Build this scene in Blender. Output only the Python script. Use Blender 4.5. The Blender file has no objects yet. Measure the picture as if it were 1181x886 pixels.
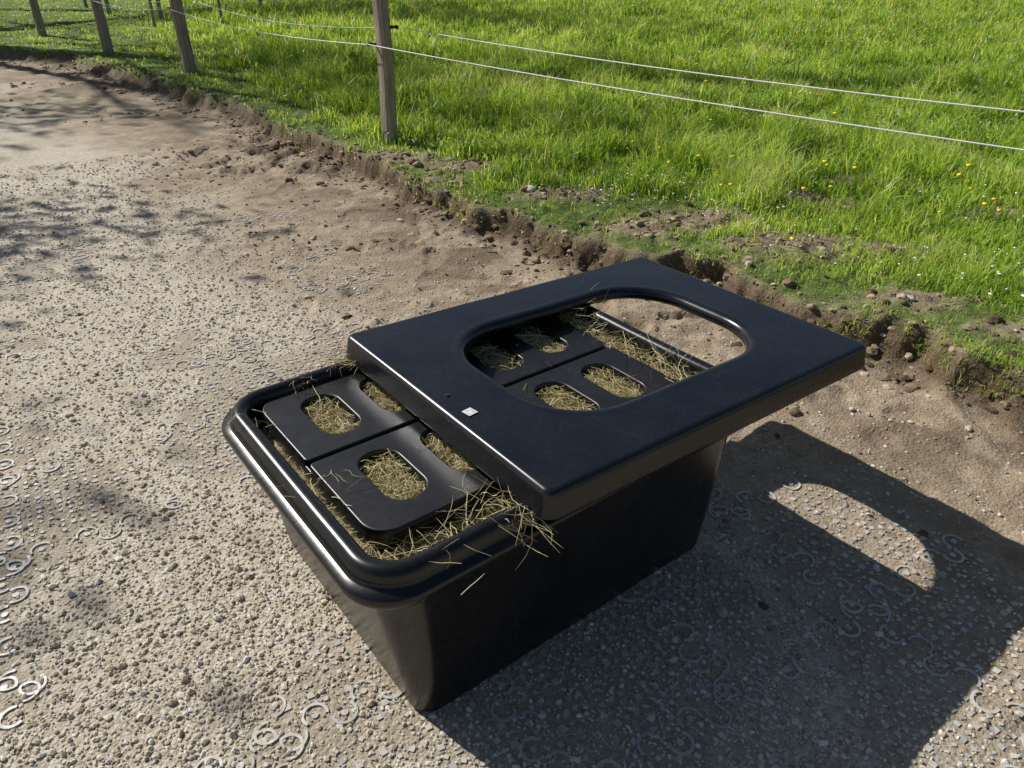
import bpy, bmesh, math, random
import numpy as np
from mathutils import Vector, Matrix
R = np.random.default_rng(7); random.seed(7)
scene = bpy.context.scene
col = scene.collection

# ------------------------------------------------------------------ helpers
def sstep(a,b,x):
    t=np.clip((x-a)/(b-a),0,1); return t*t*(3-2*t)
def _h(xi,yi,s):
    h=(xi.astype(np.int64)*374761393+yi.astype(np.int64)*668265263+s*974711)&0xffffffff
    h=((h^(h>>13))*1274126177)&0xffffffff
    return ((h^(h>>16))&0xffff)/65535.0
def vnoise(x,y,s=0):
    x=np.asarray(x,float);y=np.asarray(y,float)
    xi=np.floor(x);yi=np.floor(y);fx=x-xi;fy=y-yi
    fx=fx*fx*(3-2*fx);fy=fy*fy*(3-2*fy)
    a=_h(xi,yi,s);b=_h(xi+1,yi,s);c=_h(xi,yi+1,s);d=_h(xi+1,yi+1,s)
    return (a*(1-fx)+b*fx)*(1-fy)+(c*(1-fx)+d*fx)*fy
def fbm(x,y,s=0,o=4):
    r=0;a=.5;t=0
    for i in range(o):
        r=r+a*vnoise(x*2**i+17.3*i,y*2**i-9.1*i,s+i*31);t+=a;a*=.5
    return r/t
def make_mesh(name,verts,faces_flat,loop_tot,mat=None,attrs=None,smooth=False,parent=None):
    me=bpy.data.meshes.new(name)
    verts=np.asarray(verts,np.float32).reshape(-1,3)
    faces_flat=np.asarray(faces_flat,np.int32).ravel();loop_tot=np.asarray(loop_tot,np.int32)
    me.vertices.add(len(verts));me.vertices.foreach_set('co',verts.ravel())
    me.loops.add(len(faces_flat));me.loops.foreach_set('vertex_index',faces_flat)
    me.polygons.add(len(loop_tot))
    st=np.concatenate([[0],np.cumsum(loop_tot)[:-1]]).astype(np.int32)
    me.polygons.foreach_set('loop_start',st);me.polygons.foreach_set('loop_total',loop_tot)
    me.polygons.foreach_set('use_smooth',np.full(len(loop_tot),smooth))
    me.update(calc_edges=True)
    if attrs:
        for k,v in attrs.items():
            a=me.attributes.new(k,'FLOAT','POINT');a.data.foreach_set('value',np.asarray(v,np.float32))
    if mat: me.materials.append(mat)
    ob=bpy.data.objects.new(name,me);col.objects.link(ob)
    if parent: ob.parent=parent
    return ob
def empty(name):
    e=bpy.data.objects.new(name,None);col.objects.link(e);return e

# ------------------------------------------------------------------ materials
class M:
    def __init__(s,name):
        s.m=bpy.data.materials.new(name);s.m.use_nodes=True;s.t=s.m.node_tree;s.n=s.t.nodes
        s.b=s.n['Principled BSDF'];s.out=s.n['Material Output']
    def node(s,ty,**k):
        n=s.n.new(ty)
        for a,v in k.items():
            if a in n.inputs: n.inputs[a].default_value=v
            else: setattr(n,a,v)
        return n
    def L(s,a,b): s.t.links.new(a,b)
    def pos(s): return s.node('ShaderNodeTexCoord').outputs['Object']
    def noise(s,vec,scale,detail=4,rough=.55):
        n=s.node('ShaderNodeTexNoise');n.inputs['Scale'].default_value=scale;n.inputs['Detail'].default_value=detail;n.inputs['Roughness'].default_value=rough
        s.L(vec,n.inputs['Vector']);return n.outputs['Fac']
    def vor(s,vec,scale,feature='F1'):
        n=s.node('ShaderNodeTexVoronoi');n.feature=feature;n.inputs['Scale'].default_value=scale;s.L(vec,n.inputs['Vector']);return n
    def ramp(s,fac,stops):
        n=s.node('ShaderNodeValToRGB');e=n.color_ramp.elements
        while len(e)<len(stops): e.new(.5)
        for i,(p,c) in enumerate(stops):
            e[i].position=p;e[i].color=(*c,1) if len(c)==3 else c
        s.L(fac,n.inputs['Fac']);return n.outputs['Color']
    def mix(s,fac,a,b,mode='MIX'):
        n=s.node('ShaderNodeMix');n.data_type='RGBA';n.blend_type=mode
        for v,i in ((fac,0),(a,6),(b,7)):
            if hasattr(v,'is_linked') : s.L(v,n.inputs[i])
            elif i==0: n.inputs[i].default_value=v
            else: n.inputs[i].default_value=(*v,1)
        return n.outputs[2]
    def math(s,op,a,b=0.0,clamp=False):
        n=s.node('ShaderNodeMath');n.operation=op;n.use_clamp=clamp
        for v,i in ((a,0),(b,1)):
            if hasattr(v,'is_linked'): s.L(v,n.inputs[i])
            else: n.inputs[i].default_value=v
        return n.outputs[0]
    def attr(s,name):
        n=s.node('ShaderNodeAttribute');n.attribute_name=name;return n.outputs['Fac']
    def bump(s,h,strength,dist,prev=None):
        n=s.node('ShaderNodeBump');n.inputs['Strength'].default_value=strength;n.inputs['Distance'].default_value=dist
        s.L(h,n.inputs['Height'])
        if prev: s.L(prev,n.inputs['Normal'])
        return n.outputs['Normal']

def mat_ground():
    m=M('ground_mat');p=m.pos()
    v1=m.vor(p,95);v2=m.vor(p,190)
    sep=m.node('ShaderNodeSeparateColor');m.L(v1.outputs['Color'],sep.inputs[0])
    c1=m.ramp(sep.outputs[0],[(0,(.29,.23,.16)),(.3,(.52,.445,.335)),(.6,(.64,.565,.44)),(.85,(.74,.68,.575)),(1,(.84,.80,.73))])
    c2=m.ramp(sep.outputs[1],[(0,(.36,.29,.205)),(.5,(.59,.51,.395)),(1,(.75,.69,.59))])
    g=m.mix(.5,c1,c2)
    big=m.noise(p,1.3,4);mid=m.noise(p,7,5,.65)
    g=m.mix(m.ramp(mid,[(.4,(0,0,0)),(.65,(1,1,1))]),g,m.mix(.5,g,(.48,.39,.28)))
    g=m.mix(m.ramp(big,[(.35,(.0,0,0)),(.7,(.5,.5,.5))]),g,(.62,.545,.43))
    fine=m.noise(p,60,6,.7)
    gapc=m.ramp(fine,[(.3,(.20,.155,.105)),(.55,(.37,.30,.215)),(.75,(.52,.44,.33))])
    g=m.mix(m.attr('gap'),g,m.mix(.45,gapc,g))
    clay=m.ramp(fine,[(.25,(.24,.18,.12)),(.5,(.43,.345,.24)),(.75,(.58,.49,.37))])
    clay=m.mix(m.ramp(mid,[(.38,(0,0,0)),(.58,(1,1,1))]),clay,m.mix(.6,clay,(.25,.18,.115)))
    c=m.mix(m.attr('clay'),g,clay)
    soil=m.ramp(fine,[(.3,(.05,.032,.018)),(.55,(.13,.088,.053)),(.8,(.26,.19,.125))])
    c=m.mix(m.attr('bank'),c,soil)
    gr=m.ramp(fine,[(.3,(.035,.06,.012)),(.5,(.09,.15,.025)),(.65,(.17,.17,.06)),(.8,(.24,.18,.10))])
    c=m.mix(m.attr('grass'),c,gr)
    m.L(c,m.b.inputs['Base Color']);m.b.inputs['Roughness'].default_value=.9;m.b.inputs['Specular IOR Level'].default_value=.25
    inv=m.math('SUBTRACT',1.0,v1.outputs['Distance'])
    b=m.bump(inv,.6,.006);b=m.bump(fine,.7,.012,b)
    m.L(b,m.b.inputs['Normal']);return m.m
def mat_attr(name,attr,stops,rough=.8,spec=.3,bumpscale=None,bd=.002):
    m=M(name);a=m.attr(attr)
    c=m.ramp(a,stops)
    m.L(c,m.b.inputs['Base Color']);m.b.inputs['Roughness'].default_value=rough;m.b.inputs['Specular IOR Level'].default_value=spec
    if bumpscale: m.L(m.bump(m.noise(m.pos(),bumpscale,4),.6,bd),m.b.inputs['Normal'])
    return m.m
def mat_leafy(name,attr,stops,trans=.45,rough=.5):
    m=M(name);c=m.ramp(m.attr(attr),stops)
    m.L(c,m.b.inputs['Base Color']);m.b.inputs['Roughness'].default_value=rough;m.b.inputs['Specular IOR Level'].default_value=.35
    t=m.node('ShaderNodeBsdfTranslucent');m.L(m.mix(1,c,(1.5,1.35,.8),'MULTIPLY'),t.inputs['Color'])
    x=m.node('ShaderNodeMixShader');x.inputs[0].default_value=trans
    m.L(m.b.outputs[0],x.inputs[1]);m.L(t.outputs[0],x.inputs[2]);m.L(x.outputs[0],m.out.inputs['Surface']);return m.m
def mat_plastic(name,dust=.12,rough=.36,base=(.012,.013,.016),wave=.25):
    m=M(name);p=m.pos()
    n1=m.noise(p,4,5,.65);n2=m.noise(p,55,5,.75)
    sc=m.node('ShaderNodeMapping');sc.inputs['Scale'].default_value=(3,40,10);sc.inputs['Rotation'].default_value=(0,0,.5);m.L(p,sc.inputs['Vector'])
    n3=m.noise(sc.outputs[0],3,5,.7)
    d=m.math('MULTIPLY',m.ramp(n1,[(.38,(.08,.08,.08)),(.72,(1,1,1))]),m.ramp(n2,[(.4,(.1,.1,.1)),(.75,(1,1,1))]))
    d=m.math('MULTIPLY',d,dust)
    c=m.mix(d,base,(.38,.33,.26))
    v=m.vor(p,45);spk=m.math('LESS_THAN',v.outputs['Distance'],.05)
    c=m.mix(m.math('MULTIPLY',spk,.18),c,(.42,.38,.30))
    m.L(c,m.b.inputs['Base Color'])
    r=m.math('ADD',m.math('MULTIPLY',n1,.18),m.math('ADD',m.math('MULTIPLY',n3,.14),rough-.15))
    m.L(r,m.b.inputs['Roughness']);m.b.inputs['Specular IOR Level'].default_value=.5
    b=m.bump(n2,.14,.0008)
    if wave: b=m.bump(m.noise(p,3.5,2),wave,.012,b)
    m.L(b,m.b.inputs['Normal']);return m.m
def mat_wood():
    m=M('weathered_wood');p=m.pos()
    mp=m.node('ShaderNodeMapping');mp.inputs['Scale'].default_value=(22,22,1.2);m.L(p,mp.inputs['Vector'])
    n=m.noise(mp.outputs[0],2.2,8,.7)
    c=m.ramp(n,[(.28,(.10,.08,.06)),(.45,(.28,.23,.17)),(.6,(.42,.36,.28)),(.8,(.54,.48,.39))])
    m.L(c,m.b.inputs['Base Color']);m.b.inputs['Roughness'].default_value=.85
    m.L(m.bump(n,.9,.012),m.b.inputs['Normal']);return m.m
def mat_simple(name,c,rough=.6,nz=.3,scale=30):
    m=M(name);n=m.noise(m.pos(),scale,3)
    cc=m.mix(n,tuple(x*(1-nz) for x in c),tuple(min(1,x*(1+nz)) for x in c))
    m.L(cc,m.b.inputs['Base Color']);m.b.inputs['Roughness'].default_value=rough;return m.m

# ------------------------------------------------------------------ terrain
EX=np.array([-120,-30,-14,-8.5,-6.6,-4.3,-2.6,-1.15,-.17,.51,1.11,1.54,1.82,2.16,5,60])
EY=np.array([40,17.5,14.8,13.3,12.2,9.9,7.75,6.0,4.62,4.02,3.6,3.08,2.76,2.38,-.8,-60])
def dist(x,y):
    x=np.asarray(x,float);y=np.asarray(y,float)
    d=(y-np.interp(x,EX,EY))*.7
    d=d+(fbm(x*1.6,y*1.6,5,3)-.5)*.36+(fbm(x*4.3,y*4.3,9,5)-.5)*.24
    return d
SPOTS=[(-.33,5.7,.34,.16),(1.12,4.4,.40,.20),(1.55,4.0,.42,.19),(1.95,4.8,.26,.14),(2.45,5.2,.28,.14),(.35,4.95,.30,.12),(-.9,5.95,.4,.15),(2.9,3.3,.3,.15),
  (3.6,6.3,.25,.2),(.1,8.6,.3,.2),(.75,4.25,.3,.14),(1.9,3.25,.22,.12),(2.3,2.9,.3,.12),(3.1,4.6,.25,.12),(-.55,5.35,.2,.1),(2.1,3.9,.2,.1)]
def spotmask(x,y):
    s=np.zeros_like(x)
    for a,b,rx,ry in SPOTS:
        q=((x-a)/rx)**2+((y-b)/ry)**2
        s=np.maximum(s,np.exp(-q*1.1))
    return np.clip(s*1.3+(fbm(x*9,y*9,44,3)-.5)*1.1*(s>.08),0,1)
def Hh(x,y):
    x=np.asarray(x,float);y=np.asarray(y,float)
    d=dist(x,y)
    z=(fbm(x*1.2,y*1.2,1,3)-.5)*.025
    z=z*sstep(0.0,1.2,np.hypot(x-.2,y-1.6)-.6)
    clay=sstep(-2.2,-.8,d)*(1-sstep(-.1,.05,d))
    clay=clay*(.35+.65*sstep(.4,.6,fbm(x*.9,y*.9,23,3)))
    n=fbm(x*5,y*5,21,4);n2=fbm(x*16,y*16,22,3)
    z=z+clay*((n-.5)*.06+np.abs(n2-.5)*.05)
    z=z+(fbm(x*22,y*22,3,3)-.5)*.006
    hp=vnoise(x*6.5,y*6.5,77)
    z=z+clay*(-.028*sstep(.66,.74,hp)+.010*np.exp(-((hp-.62)/.04)**2))
    z=z+sstep(-.16,-.02,d)*(.02+.045*n2)+sstep(-.04,.03,d)*(.085+.05*fbm(x*2.5,y*2.5,8,3))
    z=z+sstep(0,3,d)*((fbm(x*.8,y*.8,11,3)-.5)*.14)
    z=z+spotmask(x,y)*(d>0)*(.035*fbm(x*14,y*14,61,3))
    return z
def axis(lo,hi,c0,a,b):
    o=[0.0]
    while o[-1]<max(abs(lo-c0),abs(hi-c0)): o.append(o[-1]+a+b*max(0,o[-1]-2.2))
    o=np.array(o);ax=np.concatenate([-o[:0:-1],o])+c0
    return ax[(ax>=lo-1)&(ax<=hi+1)]
def expo(x,y):
    base=fbm(x*2.6,y*2.6,201,6)
    w=1-sstep(2.3,4.4,np.hypot(x,y))
    sh=.15*np.exp(-((x-1.0)**2+(y-1.25)**2)/.9)+.07*np.exp(-((x+.8)**2+(y-1.35)**2)/.6)
    return base*.85+.09+sh-.13*(1-w)
ax=axis(-160,160,0,.018,.022);ay=axis(-60,220,3.0,.018,.016)
GX,GY=np.meshgrid(ax,ay);gx=GX.ravel();gy=GY.ravel()
gz=Hh(gx,gy)
d=dist(gx,gy);nx,ny=len(ax),len(ay)
idx=np.arange(nx*ny).reshape(ny,nx)
q=np.stack([idx[:-1,:-1],idx[:-1,1:],idx[1:,1:],idx[1:,:-1]],-1).reshape(-1,4)
sm=spotmask(gx,gy)
bankm=np.exp(-((d+.03)/.10)**2)*1.0
bankm=np.maximum(bankm,sstep(-1.2,-.15,d)*(1-sstep(-.1,.1,d))*sstep(.45,.6,fbm(gx*4,gy*4,90,4))*.75)
bankm=np.maximum(bankm,sm*.8*(fbm(gx*11,gy*11,93,3)))
claym=sstep(-2.3,-1.0,d+ (fbm(gx*1.5,gy*1.5,33,3)-.5)*1.6)
grassm=sstep(.0,.08,d)*(1-sm*.95)
claym=np.maximum(claym,sm)
gapm=sstep(.49,.58,expo(gx,gy))*(d<-.8)
make_mesh('ground',np.stack([gx,gy,gz],1),q,np.full(len(q),4),mat_ground(),
  {'clay':claym,'bank':bankm*(1-grassm),'grass':grassm,'gap':gapm},smooth=True)

# ------------------------------------------------------------------ scattered lumps
def ico(level):
    bm=bmesh.new();bmesh.ops.create_icosphere(bm,subdivisions=level,radius=1)
    v=np.array([x.co[:] for x in bm.verts]);f=np.array([[y.index for y in x.verts] for x in bm.faces]);bm.free();return v,f
def lumps(name,P,rad,mat,level=1,zs=(.5,.9),jit=.25,attr=None,smooth=False,sink=.2):
    v,f=ico(level);n=len(P);nv=len(v)
    th=R.uniform(0,2*np.pi,n);sx=rad*R.uniform(.7,1.35,n);sy=rad*R.uniform(.6,1.1,n);sz=rad*R.uniform(zs[0],zs[1],n)
    V=v[None]*(1+R.uniform(-jit,jit,(n,nv,1)))
    X=V[...,0]*sx[:,None];Y=V[...,1]*sy[:,None];Z=V[...,2]*sz[:,None]
    c,s=np.cos(th)[:,None],np.sin(th)[:,None]
    o=np.stack([X*c-Y*s+P[:,0:1],X*s+Y*c+P[:,1:2],Z+P[:,2:3]+(sz*(1-2*sink))[:,None]*.6],-1)
    F=(f[None]+(np.arange(n)*nv)[:,None,None]).reshape(-1,3)
    a=np.repeat(R.random(n) if attr is None else attr,nv)
    return make_mesh(name,o.reshape(-1,3),F,np.full(len(F),3),mat,{'rnd':a},smooth)
def scatter_polar(n,r0,r1,a0,a1,pw=0):
    u=R.random(n)
    if pw==0: r=r0*(r1/r0)**u
    else:
        k=pw; r=(r0**k+u*(r1**k-r0**k))**(1/k)
    th=R.uniform(a0,a1,n)
    return r*np.sin(th),r*np.cos(th)
A=math.radians
gravel_mat=mat_attr('gravel_mat','rnd',[(0,(.27,.21,.145)),(.2,(.45,.375,.275)),(.5,(.61,.535,.415)),(.8,(.72,.66,.555)),(.93,(.46,.445,.43)),(1,(.84,.81,.75))],.8,.3)
x,y=scatter_polar(105000,.85,7.5,A(-52),A(52),.35)
dd=dist(x,y);ee=expo(x,y)
k=(dd<-.35)&(R.random(len(x))<(.15+.85*sstep(-.9,-1.9,dd)))&(R.random(len(x))<1-.6*sstep(.49,.57,ee))
x,y=x[k],y[k]
rad=R.lognormal(math.log(.0033),.38,len(x))*(1+.12*np.hypot(x,y))
lumps('gravel',np.stack([x,y,Hh(x,y)],1),np.clip(rad,.0015,.011),gravel_mat,1)
clod_mat=mat_attr('clod_mat','rnd',[(0,(.09,.06,.037)),(.4,(.22,.165,.108)),(.8,(.38,.29,.20)),(1,(.52,.43,.32))],.95,.1)
x=R.uniform(-9,3.2,100000);y=R.uniform(1.2,14,100000);dd=dist(x,y)
pr=np.exp(-((dd+.09)/.18)**2)*.75+.18*sstep(-2.0,-.6,dd)*(dd<0)*sstep(.45,.6,fbm(x*2,y*2,91,3))
pr=np.maximum(pr,spotmask(x,y)*(dd>0)*.9)
k=R.random(len(x))<pr;x,y=x[k],y[k]
lumps('soil_clods',np.stack([x,y,Hh(x,y)],1),np.clip(R.lognormal(math.log(.0095),.6,len(x)),.003,.036),clod_mat,2,(.35,.7),.22,smooth=False,sink=.4)
stone_mat=mat_attr('stone_mat','rnd',[(0,(.42,.36,.29)),(1,(.62,.58,.5))],.8,.3,40,.004)
SP=np.array([(.12,5.02),(.26,5.12),(2.25,5.95),(2.4,6.05),(1.95,3.75),(-.1,5.45),(1.35,2.5),(1.55,2.42),(-3.0,8.6)])
lumps('field_stones',np.c_[SP,Hh(SP[:,0],SP[:,1])+.006],np.array([.045,.03,.05,.035,.02,.04,.012,.013,.04]),stone_mat,3,(.35,.55),.05,smooth=True,sink=.5)

# ------------------------------------------------------------------ plastic paving grid
def paving():
    ca,sa=math.cos(A(33)),math.sin(A(33))
    V=[];F=[];LT=[];at=[]
    ex=lambda x,y: float(expo(np.array([x]),np.array([y]))[0])
    def poly_prism(pts,h):
        b=len(V);n=len(pts);r=random.random()
        for (px,py) in pts: V.append([px,py,0]);at.append(r)
        for (px,py) in pts: V.append([px,py,h]);at.append(r)
        F.extend(range(b+n,b+2*n));LT.append(n)
        for i in range(n):
            j=(i+1)%n;F.extend([b+i,b+j,b+n+j,b+n+i]);LT.append(4)
    def W(a,b): return (a*ca-b*sa,a*sa+b*ca)
    def quad(a,b,s,h,rot=0):
        c,q=math.cos(rot),math.sin(rot)
        poly_prism([W(a+(c*i-q*j)*s,b+(q*i+c*j)*s) for i,j in ((-1,-1),(1,-1),(1,1),(-1,1))],h)
    def ring(a,b,r0,r1,t0,t1,h):
        n=max(3,int((t1-t0)/.3));b0=len(V);r=random.random();nn=n+1
        for lvl in (0,h):
            for rr in (r0,r1):
                for i in range(nn):
                    u=t0+(t1-t0)*i/n;x,y=W(a+rr*math.cos(u),b+rr*math.sin(u));V.append([x,y,lvl]);at.append(r)
        for i in range(n):
            F.extend([b0+2*nn+i,b0+3*nn+i,b0+3*nn+i+1,b0+2*nn+i+1]);F.extend([b0+i,b0+i+1,b0+2*nn+i+1,b0+2*nn+i]);F.extend([b0+nn+i,b0+3*nn+i,b0+3*nn+i+1,b0+nn+i+1]);LT.extend([4,4,4])
    for ia in range(-6,10):
        for ib in range(-2,11):
            oa=.13+.5*ia;ob=.2+.5*ib
            cx,cy=W(oa+.25,ob+.25)
            if cy<.3 or cy>5.2 or abs(cx)>.95*cy+1.1 or dist(cx,cy)>-1.0: continue
            n=17;st=.5/n
            for i in range(1,n-1):
                for j in range(1,n-1):
                    a=oa+(i+.5)*st;b=ob+(j+.5)*st
                    x,y=W(a,b);e=ex(x,y)
                    if e+random.uniform(-.09,.09)>.565 and random.random()<.85:
                        quad(a+random.uniform(-.001,.001),b+random.uniform(-.001,.001),(.0085 if (i+j)%2 else .0060)*random.uniform(.5,1.05),.0030,(0 if (i+j)%2 else .785)+random.uniform(-.1,.1))
            for kk in range(8):
                s=(kk+.5)*.5/8
                for (a,b,t) in ((oa,ob+s,0),(oa+s,ob,math.pi/2)):
                    sg=1 if kk%2 else -1
                    aa=a+(.016*sg if t==0 else 0);bb=b+(.016*sg if t else 0)
                    x,y=W(aa,bb);e=ex(x,y)
                    if e+random.uniform(-.03,.03)>.505:
                        st_=(0 if t==0 else math.pi/2)+(0 if sg>0 else math.pi)
                        ww=random.uniform(.75,1)
                        ring(aa,bb,.0255,.0255+.0080*ww,st_-2.3*random.uniform(.75,1),st_+2.3*random.uniform(.75,1),.0042)
                        if random.random()<.6: ring(aa,bb,.0005,.009,0,6.283,.0035)
    V_=np.array(V);z=Hh(V_[:,0],V_[:,1]);V_[:,2]+=z+.0003
    return V_,F,LT,at
pv,pf,pl,pa=paving()
m=M('paving_plastic');p=m.pos()
c=m.ramp(m.attr('rnd'),[(0,(.34,.35,.37)),(.5,(.46,.47,.48)),(1,(.60,.60,.60))])
dn=m.ramp(m.noise(p,55,5,.7),[(.42,(0,0,0)),(.60,(1,1,1))])
c=m.mix(dn,c,(.53,.46,.355))
m.L(c,m.b.inputs['Base Color']);m.b.inputs['Roughness'].default_value=.45
make_mesh('paving_grid',pv,pf,pl,m.m,{'rnd':pa})

# ------------------------------------------------------------------ grass
def blades(name,x,y,h,w,mat,tint,lean=.5,z=None):
    n=len(x);z=Hh(x,y) if z is None else z
    th=R.uniform(0,2*np.pi,n);ld=R.uniform(0,2*np.pi,n);ln=h*np.abs(R.normal(lean,.25,n))
    cx,cy=np.cos(th)*w/2,np.sin(th)*w/2
    lx,ly=np.cos(ld)*ln,np.sin(ld)*ln
    b=np.stack([x,y,z-.005],1)
    off=np.stack([cx,cy,np.zeros(n)],1)
    mid=b+np.stack([lx*.3,ly*.3,h*.6],1);tip=b+np.stack([lx,ly,h*np.clip(1-.35*(ln/np.maximum(h,1e-4))**2,.3,1)],1)
    V=np.stack([b-off,b+off,mid-off*.75,mid+off*.75,tip],1).reshape(-1,3)
    i=(np.arange(n)*5)[:,None]
    F=np.concatenate([i+np.array([[0,1,3,2]]),i+np.array([[2,3,4]])],1)
    LT=np.tile([4,3],n)
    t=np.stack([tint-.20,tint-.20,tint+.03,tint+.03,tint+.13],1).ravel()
    return make_mesh(name,V,F,LT,mat,{'tint':np.clip(t,0,1)},smooth=False)
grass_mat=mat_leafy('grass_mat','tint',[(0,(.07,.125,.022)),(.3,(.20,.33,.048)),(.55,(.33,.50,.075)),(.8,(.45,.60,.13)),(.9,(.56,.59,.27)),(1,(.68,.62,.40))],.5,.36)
N=480000
x,y=scatter_polar(N,2.1,36,A(-53),A(48),.25)
dd=dist(x,y);r=np.hypot(x,y)
spm=spotmask(x,y)
dens=sstep(-.08,-.01,dd)*(1-.93*spm)
turf=sstep(.35,.62,fbm(x*3,y*3,300,4))
edge=sstep(.0,.45,dd)
dens=dens*(edge+(1-edge)*(.25+.75*sstep(.40,.56,fbm(x*6,y*6,305,3))))
tall=sstep(.45,1.15,dd+(fbm(x*1.5,y*1.5,301,3)-.5)*1.7)*sstep(-3.6,-.8,x+.45*(y-6))
dens=dens*(.45+.55*np.maximum(turf,tall))
k=R.random(N)<dens;x,y,dd,r,tall,turf=[q[k] for q in (x,y,dd,r,tall,turf)]
clump=fbm(x*3.2,y*3.2,310,4);cl2=fbm(x*.7,y*.7,311,3);cl3=fbm(x*9,y*9,312,2)
h=.024+.02*turf+tall*(.038+.18*sstep(.40,.70,clump)*(.3+cl2*1.1)*(.6+.8*cl3))
h=h*R.uniform(.5,1.3,len(x))*(1+.008*r)
w=(.0028+.0010*r)*R.uniform(.6,1.4,len(x))*(.8+.3*tall)
tint=.52+.95*(fbm(x*1.3,y*1.3,320,4)-.5)+.5*(cl3-.5)+R.normal(0,.11,len(x))+.15*tall*(clump-.5)
dry=R.random(len(x))<(.05+.12*(1-tall));tint=np.where(dry,.95,np.clip(tint,.22,.84))
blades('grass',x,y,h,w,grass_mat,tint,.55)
def flowers(name,n,cols,rad,hgt,mask):
    x,y=scatter_polar(n,3.2,28,A(-50),A(48),.6);dd=dist(x,y);k=(dd>.25)&(R.random(n)<mask(x,y));x,y=x[k],y[k]
    z=Hh(x,y)+hgt*R.uniform(.7,1.2,len(x))
    m=mat_simple(name+'_mat',cols,.6,.2)
    rr=rad*(1+.03*np.hypot(x,y))*R.uniform(.7,1.2,len(x))
    lumps(name,np.stack([x,y,z],1),rr,m,1,(.3,.5),.12,smooth=True)
flowers('dandelions',5000,(.85,.66,.02),.017,.18,lambda x,y:sstep(.40,.58,fbm(x*.5,y*.5,400,3))*sstep(0,3.0,x-.1*y)*sstep(3.5,6,y)*.8+.03)
flowers('daisies',6500,(.8,.8,.76),.008,.12,lambda x,y:sstep(.36,.6,fbm(x*.9,y*.9,410,3)))

# ------------------------------------------------------------------ fence
fence=empty('electric_fence');wood=mat_wood();ins_mat=mat_simple('insulator_black',(.02,.02,.02),.5)
def post(x,y,rad,hh,name):
    z0=float(Hh(np.array([x]),np.array([y]))[0])-.1
    nseg=14;nr=16;V=[];F=[]
    for i in range(nr+1):
        t=i/nr;zz=t*(hh+.1)
        for j in range(nseg):
            a=2*math.pi*j/nseg
            sq=1+.10*math.cos(4*a+.5)
            rr=rad*sq*(1.05-.12*t)*(1+.06*(random.random()-.5))*(1+.05*math.sin(a*3+x))
            V.append((rr*math.cos(a)+.008*math.sin(t*5+x),rr*math.sin(a),zz))
    LT=[]
    for i in range(nr):
        for j in range(nseg):
            F+= [i*nseg+j,i*nseg+(j+1)%nseg,(i+1)*nseg+(j+1)%nseg,(i+1)*nseg+j];LT.append(4)
    F+=list(range(nr*nseg,(nr+1)*nseg));LT.append(nseg)
    o=make_mesh(name,V,F,LT,wood,parent=fence);o.location=(x,y,z0);return o
def wire(pts,rad,name,mat,sag=.02,parent=None):
    cu=bpy.data.curves.new(name,'CURVE');cu.dimensions='3D';cu.bevel_depth=rad;cu.bevel_resolution=1
    P=[]
    for i_,(a,b) in enumerate(zip(pts[:-1],pts[1:])):
        a=Vector(a);b=Vector(b);sg=sag if i_==0 else sag*2.2
        for i in range(14):
            t=i/14;q=a.lerp(b,t);q.z-=sg*4*t*(1-t);P.append(q)
    P.append(Vector(pts[-1]))
    s=cu.splines.new('POLY');s.points.add(len(P)-1)
    for i,q in enumerate(P): s.points[i].co=(*q,1)
    cu.materials.append(mat)
    o=bpy.data.objects.new(name,cu);col.objects.link(o);o.parent=parent or fence;return o
wm=mat_simple('wire_white',(.78,.78,.76),.5,.1,200)
PP=[(2.85,2.28),(-1.03,6.52),(-4.2,10.45),(-6.25,12.55),(-8.7,15.2),(-11.5,18.2)]
for i,(a,b) in enumerate(PP): post(a,b,.060 if i<2 else .076,1.42,'post_%d'%i)
def insul(a,b,z,side):
    bm=bmesh.new();bmesh.ops.create_cone(bm,segments=12,radius1=.014,radius2=.010,depth=.05,cap_ends=True,matrix=Matrix.Rotation(math.pi/2,4,'Y'))
    bmesh.ops.create_icosphere(bm,subdivisions=2,radius=.017,matrix=Matrix.Translation((.03*side,0,0)))
    me=bpy.data.meshes.new('insulator');bm.to_mesh(me);bm.free();me.materials.append(ins_mat)
    o=bpy.data.objects.new('insulator',me);o.location=(a+.085*side,b,z);col.objects.link(o);o.parent=fence
for a,b in PP: insul(a,b,.915,-1);insul(a,b,1.04,1)
wire([(a-.115,b-.02,.915) for a,b in PP],.0036,'wire_lower',wm,.03)
wire([(a+.115,b+.02,1.04) for a,b in PP],.0036,'wire_upper',wm,.05)
FP=[(-8.0,18.9),(-6.05,17.2),(-6.3,20.9),(-7.2,16.6),(-9.6,19.8),(-4.0,24.0),(-11.5,22.5),(-2,27.5)]
for i,(a,b) in enumerate(FP): post(a,b,.035 if i%2 else .05,1.3,'far_post_%d'%i)
wire([(-12,15.5,.95),(-7.2,16.6,.95),(-6.05,17.2,.95),(-4.0,24.0,.95),(-2,27.5,.95)],.006,'far_wire_1',wm,.03)
wire([(-12,15.5,.55),(-7.2,16.6,.55),(-6.05,17.2,.55),(-4.0,24.0,.55),(-2,27.5,.55)],.006,'far_wire_3',wm,.03)
wire([(-11.5,22.5,.95),(-9.6,19.8,.95),(-8.0,18.9,.95),(-6.3,20.9,.95),(2,30,.95)],.006,'far_wire_2',wm,.03)

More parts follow.
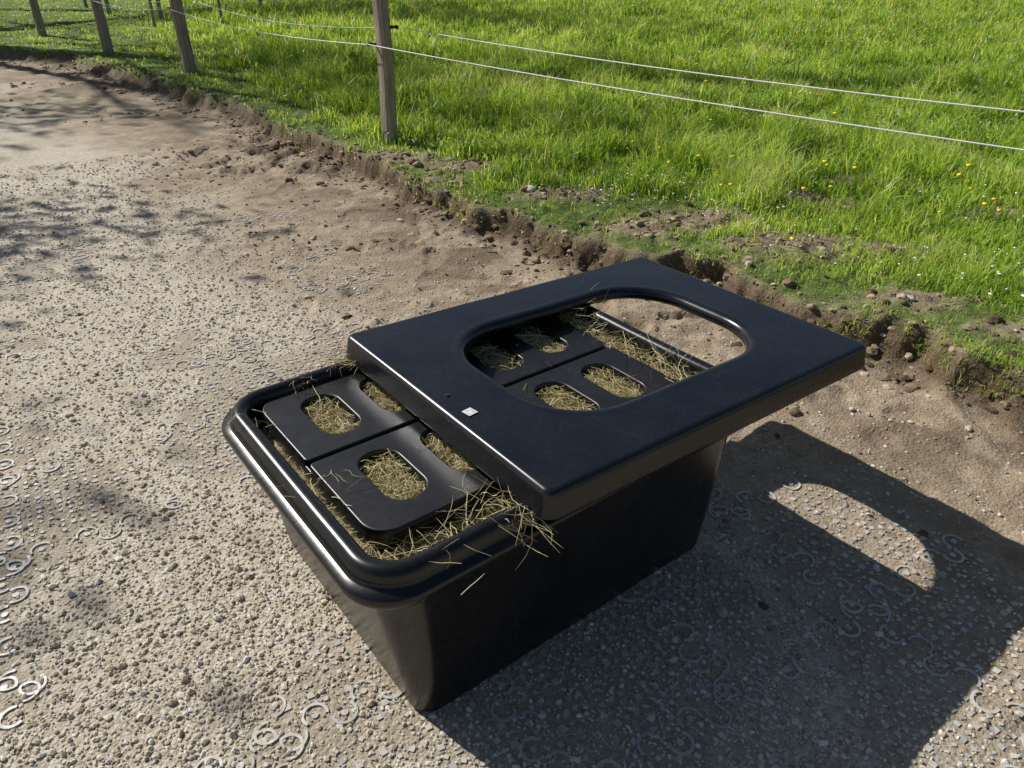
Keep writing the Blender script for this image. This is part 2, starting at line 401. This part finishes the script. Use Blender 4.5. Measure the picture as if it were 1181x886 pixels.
# ------------------------------------------------------------------ hay feeder
feeder=empty('hay_feeder')
ANG=A(37.5);ux,uy=math.cos(ANG),math.sin(ANG)
def UV(u,v): return (u*ux-v*uy,u*uy+v*ux)
def rrect(hx,hy,r,nc=10,ns=10):
    r=min(r,hx,hy);P=[]
    cs=[(hx-r,hy-r,0),(-(hx-r),hy-r,math.pi/2),(-(hx-r),-(hy-r),math.pi),(hx-r,-(hy-r),1.5*math.pi)]
    for i,(cx,cy,a0) in enumerate(cs):
        arc=[(cx+r*math.cos(a0+math.pi/2*k/nc),cy+r*math.sin(a0+math.pi/2*k/nc)) for k in range(nc+1)]
        P+=arc
        nx_=cs[(i+1)%4];q=(nx_[0]+r*math.cos(nx_[2]),nx_[1]+r*math.sin(nx_[2]));l=arc[-1]
        for k in range(1,ns): P.append((l[0]+(q[0]-l[0])*k/ns,l[1]+(q[1]-l[1])*k/ns))
    return np.array(P)
def loft(name,rings,mat,close=False,cap0=False,cap1=False,fn=None):
    n=len(rings[0]);V=np.concatenate(rings);F=[];LT=[]
    rs=list(range(len(rings)))
    pairs=list(zip(rs[:-1],rs[1:]))+([(rs[-1],0)] if close else [])
    for a,b in pairs:
        for i in range(n):
            j=(i+1)%n;F+=[a*n+i,a*n+j,b*n+j,b*n+i];LT.append(4)
    if cap0: F+=list(range(n))[::-1];LT.append(n)
    if cap1: F+=list(range((len(rings)-1)*n,len(rings)*n));LT.append(n)
    if fn is not None: V=fn(V)
    o=make_mesh(name,V,F,LT,mat,smooth=True,parent=feeder)
    bm=bmesh.new();bm.from_mesh(o.data);bmesh.ops.recalc_face_normals(bm,faces=bm.faces);bm.to_mesh(o.data);bm.free()
    return o
tubmat=mat_plastic('tub_plastic',.06,.26,(.006,.006,.007))
lidmat=mat_plastic('lid_plastic',.055,.26,(.005,.006,.010))
U0,U1,V0,V1=.390,1.685,.958,1.893
cu_,cv_=(U0+U1)/2,(V0+V1)/2;hx,hy=(U1-U0)/2,(V1-V0)/2
bhx,bhy=.512,.406
rg=[]
BSH=-.014
def R3(ax_,ay_,r,z):
    p=rrect(ax_,ay_,r,12,14);p[:,0]+=BSH*max(0,1-z/.44);return np.c_[p,np.full(len(p),z)]
rg.append(R3(bhx-.09,bhy-.09,.05,.0))
rg.append(R3(bhx-.016,bhy-.016,.05,.0));rg.append(R3(bhx-.004,bhy-.004,.056,.004));rg.append(R3(bhx,bhy,.058,.014))
tx,ty=hx-.060,hy-.052
for t in (.25,.5,.75,.97): rg.append(R3(bhx+(tx-bhx)*t,bhy+(ty-bhy)*t,.058+.045*t,.014+(.450-.014)*t))
rg+= [R3(hx-.054,hy-.046,.108,.450),R3(hx-.012,hy-.012,.122,.455),R3(hx-.002,hy-.002,.126,.458),R3(hx,hy,.128,.464),R3(hx,hy,.128,.478),R3(hx-.003,hy-.003,.126,.484),R3(hx-.019,hy-.019,.12,.486),R3(hx-.023,hy-.023,.118,.489)]
for k in range(0,13):
    a=math.pi*k/12; o=.0495-.0245*math.cos(a);rg.append(R3(hx-o,hy-o,.134-o*.8,.498+.032*math.sin(a)**.8))
rg+= [R3(hx-.078,hy-.078,.085,.47),R3(hx-.090,hy-.090,.085,.40),R3(bhx-.012,bhy-.012,.055,.06),R3(bhx-.05,bhy-.05,.05,.03)]
def tubwarp(V):
    V=V.copy();s=np.sin(V[:,0]*4+1)*.0025+ .002*np.sin(V[:,1]*7+V[:,2]*9)
    side=(V[:,2]>.03)&(V[:,2]<.44)
    mx=1-(V[:,0]/.6)**2
    sgny=np.sign(V[:,1])*(np.abs(V[:,1])>.33);V[:,1]+=side*sgny*.006*np.clip(mx,0,1)
    V[:,2]+=(V[:,2]>.44)*s;return V
tub=loft('tub',rg,tubmat,cap0=True,cap1=True,fn=tubwarp)
cx,cy=UV(cu_,cv_);tub.location=(cx,cy,.001);tub.rotation_euler=(0,0,ANG)
def plate(name,outline,holes,z0,ext,bev,mat):
    cu=bpy.data.curves.new(name,'CURVE');cu.dimensions='2D';cu.fill_mode='BOTH';cu.extrude=ext;cu.bevel_depth=bev;cu.bevel_resolution=3
    for loop in [outline]+holes:
        s=cu.splines.new('POLY');s.points.add(len(loop)-1);s.use_cyclic_u=True
        for i,(a,b) in enumerate(loop): s.points[i].co=(a,b,0,1)
    o=bpy.data.objects.new(name+'_c',cu);col.objects.link(o)
    dg=bpy.context.evaluated_depsgraph_get();me=bpy.data.meshes.new_from_object(o.evaluated_get(dg));me.name=name
    bpy.data.objects.remove(o)
    me.materials.clear();me.materials.append(mat)
    ob=bpy.data.objects.new(name,me);col.objects.link(ob);ob.parent=feeder
    bm=bmesh.new();bm.from_mesh(me);bmesh.ops.remove_doubles(bm,verts=bm.verts,dist=.0002);bmesh.ops.recalc_face_normals(bm,faces=bm.faces);bm.normal_update()
    for f in bm.faces:f.smooth=abs(f.normal.z)<.995
    bm.to_mesh(me);bm.free()
    ob.location=(0,0,z0);ob.rotation_euler=(0,0,ANG);return ob
def shift(P,a,b): return [(p[0]+a,p[1]+b) for p in P]
HU=[.645,.825,1.20,1.38];HV=[1.315,1.652]
pm=mat_plastic('panel_plastic',.07,.36,(.008,.008,.009),0)
hole=lambda a,b,g=0: shift(rrect(.052+g,.106+g,.050+g,8,3),a,b)
PU0,PU1,PV0,PV1=.497,1.53,1.130,1.828
pcu,pcv=(PU0+PU1)/2,(PV0+PV1)/2
plate('panel_base',shift(rrect((PU1-PU0)/2-.006,(PV1-PV0)/2-.006,.07,8,3),pcu,pcv),[hole(a,b,.004) for a in HU for b in HV],.462,.020,.004,pm)
for i,(a0,a1) in enumerate(((PU0+.004,pcu-.007),(pcu+.007,PU1-.004))):
    for j,(b0,b1) in enumerate(((PV0+.004,pcv-.007),(pcv+.007,PV1-.004))):
        hs=[hole(a,HV[j],.006) for a in HU[2*i:2*i+2]]
        P=[]
        R_=.065;hx_,hy_=(a1-a0)/2-.004,(b1-b0)/2-.004
        corners=[(1,1),(-1,1),(-1,-1),(1,-1)]
        for q_,(sx,sy) in enumerate(corners):
            outer=(sx==(1 if i==1 else -1)) and (sy==(1 if j==1 else -1))
            r_=R_ if outer else .010
            for k in range(9):
                a=math.pi/2*q_+math.pi/2*k/8
                P.append((sx*(hx_-r_)+r_*math.cos(a),sy*(hy_-r_)+r_*math.sin(a)))
        plate('panel_quarter_%d%d'%(i,j),shift(P,(a0+a1)/2,(b0+b1)/2),hs,.492,.0085,.005,pm)
# lid
LU0,LU1,LV0,LV1=.806,2.094,.923,1.890
lhx,lhy=(LU1-LU0)/2,(LV1-LV0)/2;ohx,ohy=.425,.283
def LR(o,z,r=.036):
    p=rrect(lhx+o,lhy+o,max(r+o,.01),12,16);return np.c_[p,np.full(len(p),z)]
def LH(o,z):
    p=rrect(ohx+o,ohy+o,.20+o,12,16);return np.c_[p,np.full(len(p),z)]
rs=[LR(-.010,-.070),LR(-.002,-.072),LR(.002,-.070),LR(.002,-.066),LR(-.003,-.045),LR(-.006,-.018),LR(-.008,-.009),LR(-.013,-.003),LR(-.018,-.0005),LR(-.024,0)]
a_,b_=LR(-.026,0),LH(.045,0)
for k in range(8): rs.append(a_*(1-k/7)+b_*k/7)
rs+=[LH(.036,0),LH(.026,.001),LH(.016,0),LH(.008,-.004),LH(.003,-.010),LH(0,-.018),LH(0,-.034),LH(.006,-.036),LH(.008,-.020),LH(.02,-.012)]
rs+=[LR(-.03,-.012),LR(-.018,-.016),LR(-.012,-.03)]
def lidwarp(V):
    V=V.copy();n=fbm(V[:,0]*3+5,V[:,1]*3+5,500,2)-.5
    V[:,2]+=n*.006;return V
lid=loft('lid',rs,lidmat,close=True,fn=lidwarp)
TILT=math.asin(.045/1.248)
lx_,ly_=UV((LU0+LU1)/2,(LV0+LV1)/2)
lid.matrix_world=Matrix.Translation((lx_,ly_,.5785))@Matrix.Rotation(ANG,4,'Z')@Matrix.Rotation(TILT,4,'Y')
def lab():
    m=mat_simple('label_paper',(.72,.72,.70),.6,.1,300)
    s=.0145;V=[(-s,-s,0),(s,-s,0),(s,s,0),(-s,s,0),(-s,-s,.0006),(s,-s,.0006),(s,s,.0006),(-s,s,.0006)]
    o=make_mesh('label',V,[4,5,6,7,0,1,5,4,1,2,6,5,2,3,7,6,3,0,4,7],[4]*5,m,parent=feeder)
    o.matrix_world=lid.matrix_world@Matrix.Translation((.865-(LU0+LU1)/2,1.30-(LV0+LV1)/2,.0025))@Matrix.Rotation(.15,4,'Z')
    k=mat_simple('label_print',(.12,.12,.12),.6)
    V=[];F=[];LT=[]
    for i in range(4):
        for a in range(5):
            if random.random()<.6:
                b=len(V);x0=-.011+a*.0045;y0=-.010+i*.0055
                V+=[(x0,y0,.0010),(x0+.0035,y0,.0010),(x0+.0035,y0+.0012,.0010),(x0,y0+.0012,.0010)];F+=[b,b+1,b+2,b+3];LT.append(4)
    o2=make_mesh('label_text',V,F,LT,k,parent=feeder);o2.matrix_world=o.matrix_world
    bm=bmesh.new();bmesh.ops.create_cone(bm,segments=16,radius1=.0065,radius2=.005,depth=.003,cap_ends=True);me=bpy.data.meshes.new('plug');bm.to_mesh(me);bm.free();me.materials.append(ins_mat)
    o3=bpy.data.objects.new('plug',me);col.objects.link(o3);o3.parent=feeder
    o3.matrix_world=lid.matrix_world@Matrix.Translation((.865-(LU0+LU1)/2,1.40-(LV0+LV1)/2,.0035))
lab()
# hay
hay_mat=mat_leafy('hay_mat','rnd',[(0,(.22,.175,.08)),(.25,(.48,.42,.21)),(.6,(.70,.64,.37)),(.85,(.82,.76,.50)),(1,(.46,.31,.16))],.2,.6)
def strands(name,P,Dir,length,width,curl,attr,parent=None,mat=hay_mat):
    n=len(P);K=6
    Dir=Dir/np.linalg.norm(Dir,axis=1,keepdims=True)
    up=R.normal(size=(n,3));s=np.cross(Dir,up);s/=np.linalg.norm(s,axis=1,keepdims=True);s2=np.cross(Dir,s)
    cur=curl*R.normal(size=n);kink=R.normal(size=(n,))*.35*curl
    rings=[]
    for k in range(K):
        t=k/(K-1)-.5
        c=P+Dir*(t*length)[:,None]+s*((cur*(t*t-.25)*2+kink*np.sin(t*9))*length)[:,None]
        ww=(width*(1.0 if k<K-1 else .35))[:,None]
        for j in range(3):
            a=2*math.pi*j/3;rings.append(c+ww*(s*math.cos(a)*.6+s2*math.sin(a)))
    V=np.stack(rings,1).reshape(-1,3)
    f=[]
    for k in range(K-1):
        for j in range(3):
            jj=(j+1)%3;f.append([k*3+j,k*3+jj,(k+1)*3+jj,(k+1)*3+j])
    f=np.array(f);F=(f[None]+(np.arange(n)*K*3)[:,None,None]).reshape(-1,4)
    return make_mesh(name,V,F,np.full(len(F),4),mat,{'rnd':np.repeat(attr,K*3)},parent=parent)
Pp=[];Dd=[];Ll=[]
def add(n,u0,u1,v0,v1,z0,z1,l0,l1,tilt):
    u=R.uniform(u0,u1,n);v=R.uniform(v0,v1,n);th=R.uniform(0,2*np.pi,n)
    Pp.append(np.stack([u*ux-v*uy,u*uy+v*ux,R.uniform(z0,z1,n)],1))
    Dd.append(np.stack([np.cos(th),np.sin(th),R.normal(0,tilt,n)],1));Ll.append(R.uniform(l0,l1,n))
add(8000,.50,1.56,1.09,1.76,.435,.462,.05,.13,.10)
for a in HU:
    for b in HV: add(380,a-.042,a+.042,b-.092,b+.092,.472,.500,.025,.065,.12); add(7,a-.04,a+.04,b-.07,b+.07,.495,.508,.06,.12,.18)
add(600,.50,1.60,1.055,1.125,.42,.450,.04,.11,.22)
add(150,.55,1.0,1.05,1.12,.44,.480,.05,.13,.3)
add(1000,1.53,1.60,1.05,1.80,.43,.50,.05,.13,.22)
add(200,.485,.50,1.12,1.78,.42,.450,.03,.08,.2)
add(400,.50,1.60,1.80,1.83,.43,.465,.05,.1,.2)
add(22,.64,.86,1.03,1.12,.48,.52,.08,.20,.3)
add(50,1.52,1.62,1.1,1.8,.49,.54,.10,.22,.6)
def tuft(n,u,v,z,spread,l0,l1,dz,dirv=None,ds=.35):
    for _ in range(n):
        a,b=u+random.gauss(0,spread),v+random.gauss(0,spread);x_,y_=UV(a,b)
        if dirv is None: th=random.uniform(0,6.28);dx,dy=math.cos(th),math.sin(th)
        else:
            du,dv=dirv[0]+random.gauss(0,ds),dirv[1]+random.gauss(0,ds);dx,dy=UV(du,dv)
        Pp.append(np.array([[x_,y_,z+random.gauss(0,.006)]]));Dd.append(np.array([[dx,dy,random.gauss(dz,.3)]]));Ll.append(np.array([random.uniform(l0,l1)]))
tuft(18,.79,1.02,.53,.028,.06,.17,.1);tuft(7,.785,.955,.52,.018,.07,.14,-.5,(.0,-1));tuft(4,.75,.955,.52,.03,.12,.2,-.4,(.2,-1),.6)
tuft(40,1.60,1.74,.53,.04,.08,.20,.4);tuft(20,1.55,1.30,.53,.05,.08,.2,.4)
tuft(50,.80,1.85,.54,.03,.06,.15,.1);tuft(22,.64,1.86,.525,.05,.05,.12,.1)
tuft(12,.46,1.35,.515,.06,.03,.08,0);tuft(10,.45,1.7,.53,.03,.03,.07,0);tuft(18,.57,1.06,.49,.04,.05,.12,.1)
tuft(10,.70,1.10,.51,.06,.05,.15,.2);tuft(8,.60,1.00,.53,.05,.05,.12,0)
tuft(16,1.1,1.6,.51,.15,.04,.1,.1)
Pp=np.concatenate(Pp);Dd=np.concatenate(Dd);Ll=np.concatenate(Ll)
strands('hay_strands',Pp,Dd,Ll,R.uniform(.0005,.0012,len(Pp)),.16,np.clip(R.normal(.52,.2,len(Pp)),0,1),feeder)
a=np.linspace(.485,1.60,120);b=np.linspace(1.05,1.81,90);BA,BB=np.meshgrid(a,b)
hz=.428+.02*fbm(BA*12,BB*12,700,4)+.012*fbm(BA*60,BB*60,701,2)
X_=BA*ux-BB*uy;Y_=BA*uy+BB*ux;idx=np.arange(BA.size).reshape(BA.shape)
q=np.stack([idx[:-1,:-1],idx[:-1,1:],idx[1:,1:],idx[1:,:-1]],-1).reshape(-1,4)
m=M('hay_bed_mat');p=m.pos();mp=m.node('ShaderNodeMapping');mp.inputs['Scale'].default_value=(40,220,60);m.L(p,mp.inputs['Vector'])
c=m.ramp(m.noise(mp.outputs[0],1.5,6,.8),[(.35,(.08,.065,.03)),(.55,(.30,.25,.12)),(.75,(.50,.44,.24))]);m.L(c,m.b.inputs['Base Color']);m.b.inputs['Roughness'].default_value=.9
make_mesh('hay_bed',np.stack([X_.ravel(),Y_.ravel(),hz.ravel()],1),q,np.full(len(q),4),m.m,parent=feeder)
x,y=scatter_polar(1100,1.0,6,A(-48),A(48),.8);k=dist(x,y)<-.1;x,y=x[k],y[k];n=len(x);th=R.uniform(0,6.28,n)
strands('loose_straw',np.stack([x,y,Hh(x,y)+.006],1),np.stack([np.cos(th),np.sin(th),R.normal(0,.05,n)],1),R.uniform(.015,.07,n),R.uniform(.0005,.001,n),.3,np.clip(R.normal(.4,.3,n),0,1))

# ------------------------------------------------------------------ trees (outside the frame, throw the shade bands)
bark=mat_simple('bark',(.12,.09,.065),.9,.5,12)
leafm=mat_leafy('leaf_mat','rnd',[(0,(.04,.08,.015)),(1,(.10,.17,.03))],.4)
def tree(x,y,hgt,trunk,seed,leaves=2500,leafsz=.09,spread=.5):
    rnd=random.Random(seed);e=empty('tree');e.location=(x,y,float(Hh(np.array([x]),np.array([y]))[0])-.1)
    V=[];F=[];LT=[];tips=[]
    def seg(p,q,r0,r1):
        d_=(q-p).normalized();s=d_.orthogonal().normalized();t=d_.cross(s);b=len(V);n=7
        for c_,r_ in ((p,r0),(q,r1)):
            for k in range(n):
                a=2*math.pi*k/n;V.append(tuple(c_+s*math.cos(a)*r_+t*math.sin(a)*r_))
        for k in range(n): F.extend([b+k,b+(k+1)%n,b+n+(k+1)%n,b+n+k]);LT.append(4)
    def grow(p,d_,l,r,dep):
        n=4
        for i in range(n):
            q=p+d_*l/n;r2=r*(.93 if dep else .95);seg(p,q,r,r2);p=q;r=r2
            d_=(d_+Vector((rnd.gauss(0,.1),rnd.gauss(0,.1),rnd.gauss(.03,.06)))).normalized()
            if dep<5 and (dep>0 or i>=1):
                if rnd.random()<.75:
                    nd=(d_*.7+Vector((rnd.gauss(0,spread),rnd.gauss(0,spread),rnd.gauss(.12,.25)))).normalized()
                    grow(p,nd,l*rnd.uniform(.5,.75),r*.55,dep+1)
        if dep<5: grow(p,d_,l*.7,r*.8,dep+1)
        else: tips.append(p)
    grow(Vector((0,0,0)),Vector((0,0,1)),hgt*.42,trunk,0)
    make_mesh('trunk_and_limbs',V,F,LT,bark,smooth=True,parent=e)
    if tips and leaves:
        T=np.array([tips[rnd.randrange(len(tips))][:] for _ in range(leaves)])+R.normal(0,.28,(leaves,3))
        a=R.normal(size=(leaves,3));a/=np.linalg.norm(a,axis=1,keepdims=True);b=np.cross(a,R.normal(size=(leaves,3)));b/=np.linalg.norm(b,axis=1,keepdims=True)
        s=leafsz*R.uniform(.5,1,(leaves,1))
        VV=np.stack([T-a*s,T-b*s*.5,T+a*s,T+b*s*.5],1).reshape(-1,3)
        make_mesh('crown_leaves',VV,np.arange(leaves*4),np.full(leaves,4),leafm,{'rnd':np.repeat(R.random(leaves),4)},parent=e)
tree(-16.5,17.4,17,.34,3,5000,.11);tree(-12.6,13.2,8.5,.24,5,6000,.11);tree(-19,24.5,20,.34,8,5000,.12)
tree(-9.2,5.7,7.2,.12,11,4000)

# ------------------------------------------------------------------ light, camera
S=Vector((-.598,.385,.575)).normalized()
sun=bpy.data.lights.new('sun','SUN');sun.energy=5.0;sun.angle=A(.5);sun.color=(1,.97,.92)
so=bpy.data.objects.new('sun',sun);so.rotation_euler=(-S).to_track_quat('-Z','Y').to_euler();so.location=(-10,8,12);col.objects.link(so)
w=bpy.data.worlds.new('World');scene.world=w;w.use_nodes=True;nt=w.node_tree
sky=nt.nodes.new('ShaderNodeTexSky');sky.sky_type='NISHITA';sky.sun_disc=False;sky.sun_elevation=math.asin(S.z);sky.sun_rotation=math.atan2(S.x,S.y)
nt.links.new(sky.outputs[0],nt.nodes['Background'].inputs[0]);nt.nodes['Background'].inputs[1].default_value=.056
cam=bpy.data.cameras.new('camera');cam.sensor_width=36;cam.lens=26.2;cam.clip_start=.05;cam.clip_end=600
co=bpy.data.objects.new('camera',cam);co.location=(0,0,1.6);co.rotation_euler=(A(59.5),0,0);col.objects.link(co);scene.camera=co
scene.view_settings.view_transform='Standard';scene.view_settings.look='None';scene.view_settings.exposure=0
